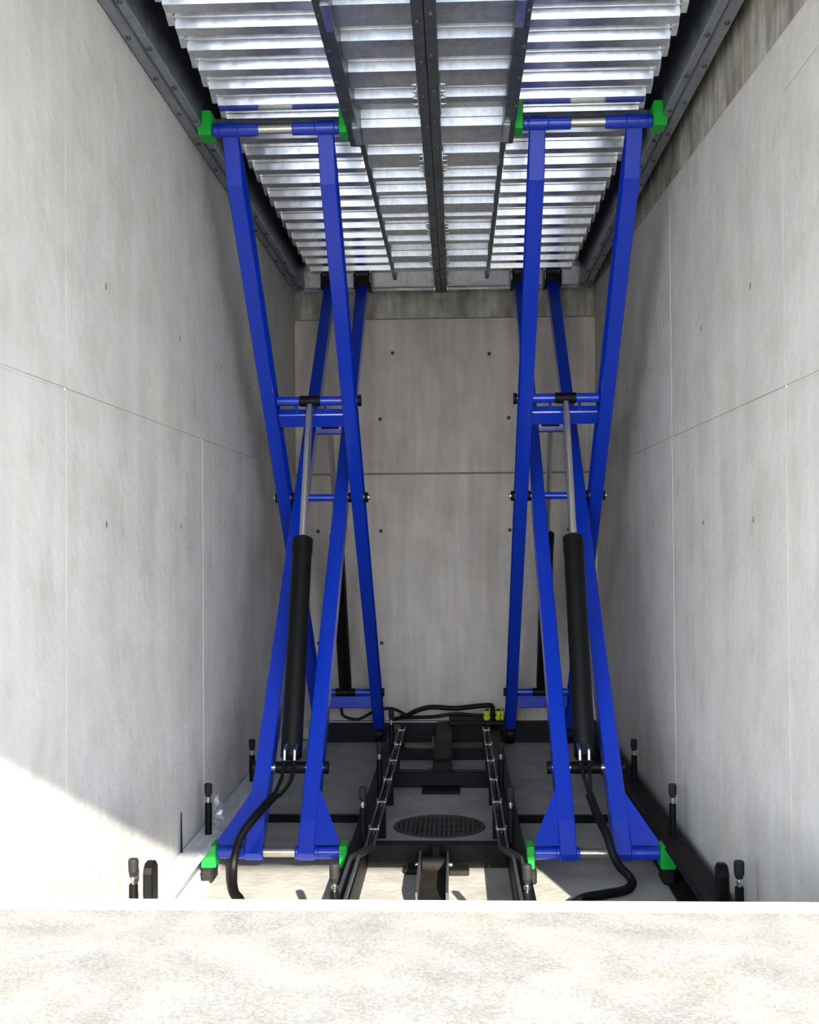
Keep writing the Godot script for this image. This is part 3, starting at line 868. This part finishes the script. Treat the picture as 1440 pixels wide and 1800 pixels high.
func build_hoses() -> void:
	# left conduit and its two feed hoses
	var l1: Array = [Vector3(-0.874, 0.573, 3.93), Vector3(-0.877, 0.503, 4.0), Vector3(-0.909, 0.411, 4.12)]
	var lc: Array = [Vector3(-0.905, 0.42, 4.11), Vector3(-0.973, 0.353, 4.25), Vector3(-1.037, 0.272, 4.32), Vector3(-1.072, 0.173, 4.34), Vector3(-1.079, 0.093, 4.37), Vector3(-1.067, 0.045, 4.44), Vector3(-1.04, 0.026, 4.53), Vector3(-0.98, 0.026, 4.70), Vector3(-0.95, 0.026, 5.1)]
	var l2: Array = [Vector3(-0.817, 0.573, 3.93), Vector3(-0.826, 0.487, 4.0), Vector3(-0.868, 0.427, 4.08), Vector3(-0.919, 0.405, 4.135)]
	var r1: Array = [Vector3(0.769, 0.574, 3.93), Vector3(0.786, 0.488, 4.0), Vector3(0.809, 0.409, 4.06)]
	var r2: Array = [Vector3(0.819, 0.574, 3.93), Vector3(0.814, 0.504, 4.0), Vector3(0.810, 0.40, 4.06)]
	var rc: Array = [Vector3(0.807, 0.415, 4.055), Vector3(0.834, 0.333, 4.15), Vector3(0.869, 0.259, 4.27), Vector3(0.891, 0.175, 4.32), Vector3(0.926, 0.11, 4.33), Vector3(0.974, 0.06, 4.34), Vector3(0.980, 0.033, 4.38), Vector3(0.927, 0.026, 4.46), Vector3(0.822, 0.026, 4.52), Vector3(0.70, 0.026, 4.60), Vector3(0.60, 0.026, 4.80)]
	for q in [["left", [l1, l2], lc], ["right", [r1, r2], rc]]:
		var t := thing("hydraulic_hose", "black corrugated hose conduit drooping to the floor from the %s front cylinder" % q[0], "hose", q[2][q[2].size() - 1])
		obj("conduit", hose(q[2], 0.022, 0.0022, 0.012, 14), M.hose, t)
		for h in q[1]:
			obj("feed_hose", hose(h, 0.011), M.hose, t)
			var p: Vector3 = h[0]
			obj("fitting", rod(p + Vector3(0, -0.01, 0.002), p + Vector3(0, 0.06, -0.012), 0.009, 12), M.steel, t)
			obj("fitting_elbow", rod(p + Vector3(0, 0.055, -0.01), p + Vector3(0, 0.075, -0.10), 0.010, 12), M.steel, t)
	# hoses along the rear beam
	var h1 := obj("rear_hose", hose([Vector3(-0.93, 0.40, 0.36), Vector3(-0.915, 0.33, 0.35), Vector3(-0.891, 0.264, 0.36), Vector3(-0.763, 0.235, 0.34), Vector3(-0.618, 0.305, 0.33), Vector3(-0.473, 0.317, 0.3), Vector3(-0.35, 0.258, 0.28)], 0.013), M.hose)
	tag(h1, "thin black hose looping behind the left scissor frame at the back wall", "hose")
	var h2 := obj("rear_hose", hose([Vector3(-0.40, 0.24, 0.26), Vector3(-0.34, 0.26, 0.28), Vector3(-0.25, 0.305, 0.3), Vector3(-0.126, 0.331, 0.3), Vector3(0.071, 0.321, 0.3), Vector3(0.269, 0.34, 0.3), Vector3(0.375, 0.345, 0.29), Vector3(0.397, 0.33, 0.28), Vector3(0.40, 0.25, 0.28)], 0.021), M.hose)
	tag(h2, "thick black hose arching over the rear beam toward the yellow couplings", "hose")
	var h3 := obj("rear_hose", hose([Vector3(-0.5, 0.21, 0.22), Vector3(-0.40, 0.225, 0.22), Vector3(-0.128, 0.235, 0.22), Vector3(0.071, 0.258, 0.22), Vector3(0.294, 0.245, 0.22), Vector3(0.5, 0.245, 0.22)], 0.016), M.hose)
	tag(h3, "black hose lying flat on the rear beam beneath the arched hose", "hose")
	# valve block with yellow couplings
	var v := obj("valve_block", box(Vector3(0.02, 0.185, 0.06), Vector3(0.50, 0.225, 0.37), 0.006), M.black)
	tag(v, "black valve block on the rear beam under the yellow couplings", "valve")
	var which := ["leftmost", "middle", "rightmost"]
	var xs := [0.346, 0.443, 0.480]
	for k in 3:
		var c := thing("hose_coupling", "yellow-green hose coupling at the back wall, %s of three" % which[k], "coupling", Vector3(xs[k], 0.226, 0.34), "yellow couplings on the valve block")
		var r: float = [0.032, 0.026, 0.014][k]
		var st := begin()
		add_lathe(st, Vector3(xs[k], 0.226, 0.34), Vector3(xs[k], 0.4, 0.34), [Vector2(0, 0), Vector2(0, r * 0.7), Vector2(0.012, r * 0.7), Vector2(0.012, r), Vector2(0.03, r), Vector2(0.034, r * 0.75), Vector2(0.05, r * 0.75), Vector2(0.053, r), Vector2(0.076, r), Vector2(0.08, r * 0.8), Vector2(0.08, 0)], 14)
		obj("body", st.commit(), M.yellow, c)
		obj("neck", rod(Vector3(xs[k], 0.305, 0.34), Vector3(xs[k], 0.32, 0.34), r * 0.5, 12), M.black, c)

func build_small() -> void:
	# round drain grate
	var g := thing("drain_grate", "round dark iron drain grate set into the pit floor", "drain", Vector3(-0.025, -0.02, 3.085))
	var c := g.position
	var ring := begin()
	add_lathe(ring, Vector3(c.x, -0.03, c.z), Vector3(c.x, 0.1, c.z), [Vector2(0, 0.262), Vector2(0.034, 0.262), Vector2(0.036, 0.266), Vector2(0.036, 0.286), Vector2(0.03, 0.289), Vector2(0, 0.289)], 48)
	obj("frame", ring.commit(), M.grate, g)
	for k in 17:
		var x := -0.24 + k * 0.03
		var half := sqrt(maxf(0.264 * 0.264 - x * x, 0.0))
		obj("bar", box(Vector3(c.x + x - 0.0095, -0.03, c.z - half), Vector3(c.x + x + 0.0095, 0.003, c.z + half), 0.003), M.grate, g)
	for z in [-0.13, 0.0, 0.13]:
		var half := sqrt(0.264 * 0.264 - z * z)
		obj("cross_rib", box(Vector3(c.x - half, -0.03, c.z + z - 0.008), Vector3(c.x + half, -0.004, c.z + z + 0.008), 0.002), M.grate, g)
	# a short dark lath leaning on the left wall
	var st := begin()
	var a := Vector3(-1.335, 0.2, 4.43)
	var b := Vector3(-1.343, 0.40, 4.40)
	add_lathe(st, a, b, [Vector2(0, 0), Vector2(0, 0.006), Vector2(a.distance_to(b), 0.003), Vector2(a.distance_to(b), 0)], 8)
	var lath := obj("thin_rod", st.commit(), M.black)
	tag(lath, "short thin black rod leaning on the left wall behind the rail", "rod")
	# crumpled clear wrapping left on the rail by the second post
	var f := noise(6.0, FastNoiseLite.TYPE_SIMPLEX_SMOOTH, 5, 3)
	f.frequency = 6.0
	var grid: Array = []
	for i in 11:
		var row: Array = []
		for j in 8:
			var u := i / 10.0
			var v := j / 7.0
			var w := lerpf(0.10, 0.025, u)
			var p := Vector3(-1.245 + (v - 0.5) * w * 0.9, 0.202 + u * 0.20, 3.99 + (v - 0.5) * w)
			p += Vector3(f.get_noise_2d(u * 3.0, v * 2.0), f.get_noise_2d(u * 3.0 + 9.0, v * 2.0) * 0.4, f.get_noise_2d(u * 3.0, v * 2.0 + 7.0)) * 0.05 * minf(u * 4.0, 1.0)
			p.y = maxf(p.y, 0.202)
			row.append(p)
		grid.append(row)
	var fs := begin()
	for i in 10:
		for j in 7:
			flat_quad(fs, grid[i][j], grid[i + 1][j], grid[i + 1][j + 1], grid[i][j + 1], Vector3(0.5, 0.2, 1))
	var film := obj("plastic_film", fs.commit(), M.film)
	tag(film, "crumpled clear plastic wrapping on the left rail behind the green block", "wrapping")

# ------------------------------------------------------------------ scene
func _ready() -> void:
	rng.seed = 7
	# camera
	var cam := Camera3D.new()
	cam.name = "camera"
	cam.projection = Camera3D.PROJECTION_PERSPECTIVE
	cam.keep_aspect = Camera3D.KEEP_HEIGHT
	cam.fov = rad_to_deg(2.0 * atan(900.0 / 2032.4))
	cam.near = 0.05
	cam.far = 200.0
	cam.position = Vector3(0.0972, 1.835, 10.377)
	cam.rotation = Vector3(0.0192, 0.0405, -0.0077)
	add_child(cam)
	cam.current = true
	# sky and exposure
	var sky_mat := ProceduralSkyMaterial.new()
	sky_mat.sky_top_color = Color(0.62, 0.70, 0.82)
	sky_mat.sky_horizon_color = Color(0.97, 0.97, 0.97)
	sky_mat.ground_horizon_color = Color(0.70, 0.69, 0.67)
	sky_mat.ground_bottom_color = Color(0.45, 0.44, 0.42)
	sky_mat.sun_angle_max = 0.0
	var sky := Sky.new()
	sky.sky_material = sky_mat
	var env := Environment.new()
	env.background_mode = Environment.BG_SKY
	env.sky = sky
	env.background_energy_multiplier = 10.0
	env.tonemap_mode = Environment.TONE_MAPPER_LINEAR
	env.tonemap_exposure = 2.2
	env.sdfgi_enabled = true
	env.ssao_enabled = true
	env.ssil_enabled = true
	var we := WorldEnvironment.new()
	we.name = "world_environment"
	we.environment = env
	add_child(we)
	# the sun, low behind the camera and a little to its right
	var sun := DirectionalLight3D.new()
	sun.name = "sun"
	sun.light_color = Color(1.0, 0.965, 0.90)
	sun.light_energy = 3.0
	sun.light_angular_distance = 0.4
	sun.shadow_enabled = true
	add_child(sun)
	sun.look_at_from_position(Vector3(3, 6, 20), Vector3(3, 6, 20) + SUN_DIR, Vector3.UP)

	make_materials()
	build_setting()
	build_platform()
	build_scissor(-1.0)
	build_scissor(1.0)
	build_base()
	build_posts()
	build_trays()
	build_hoses()
	build_small()
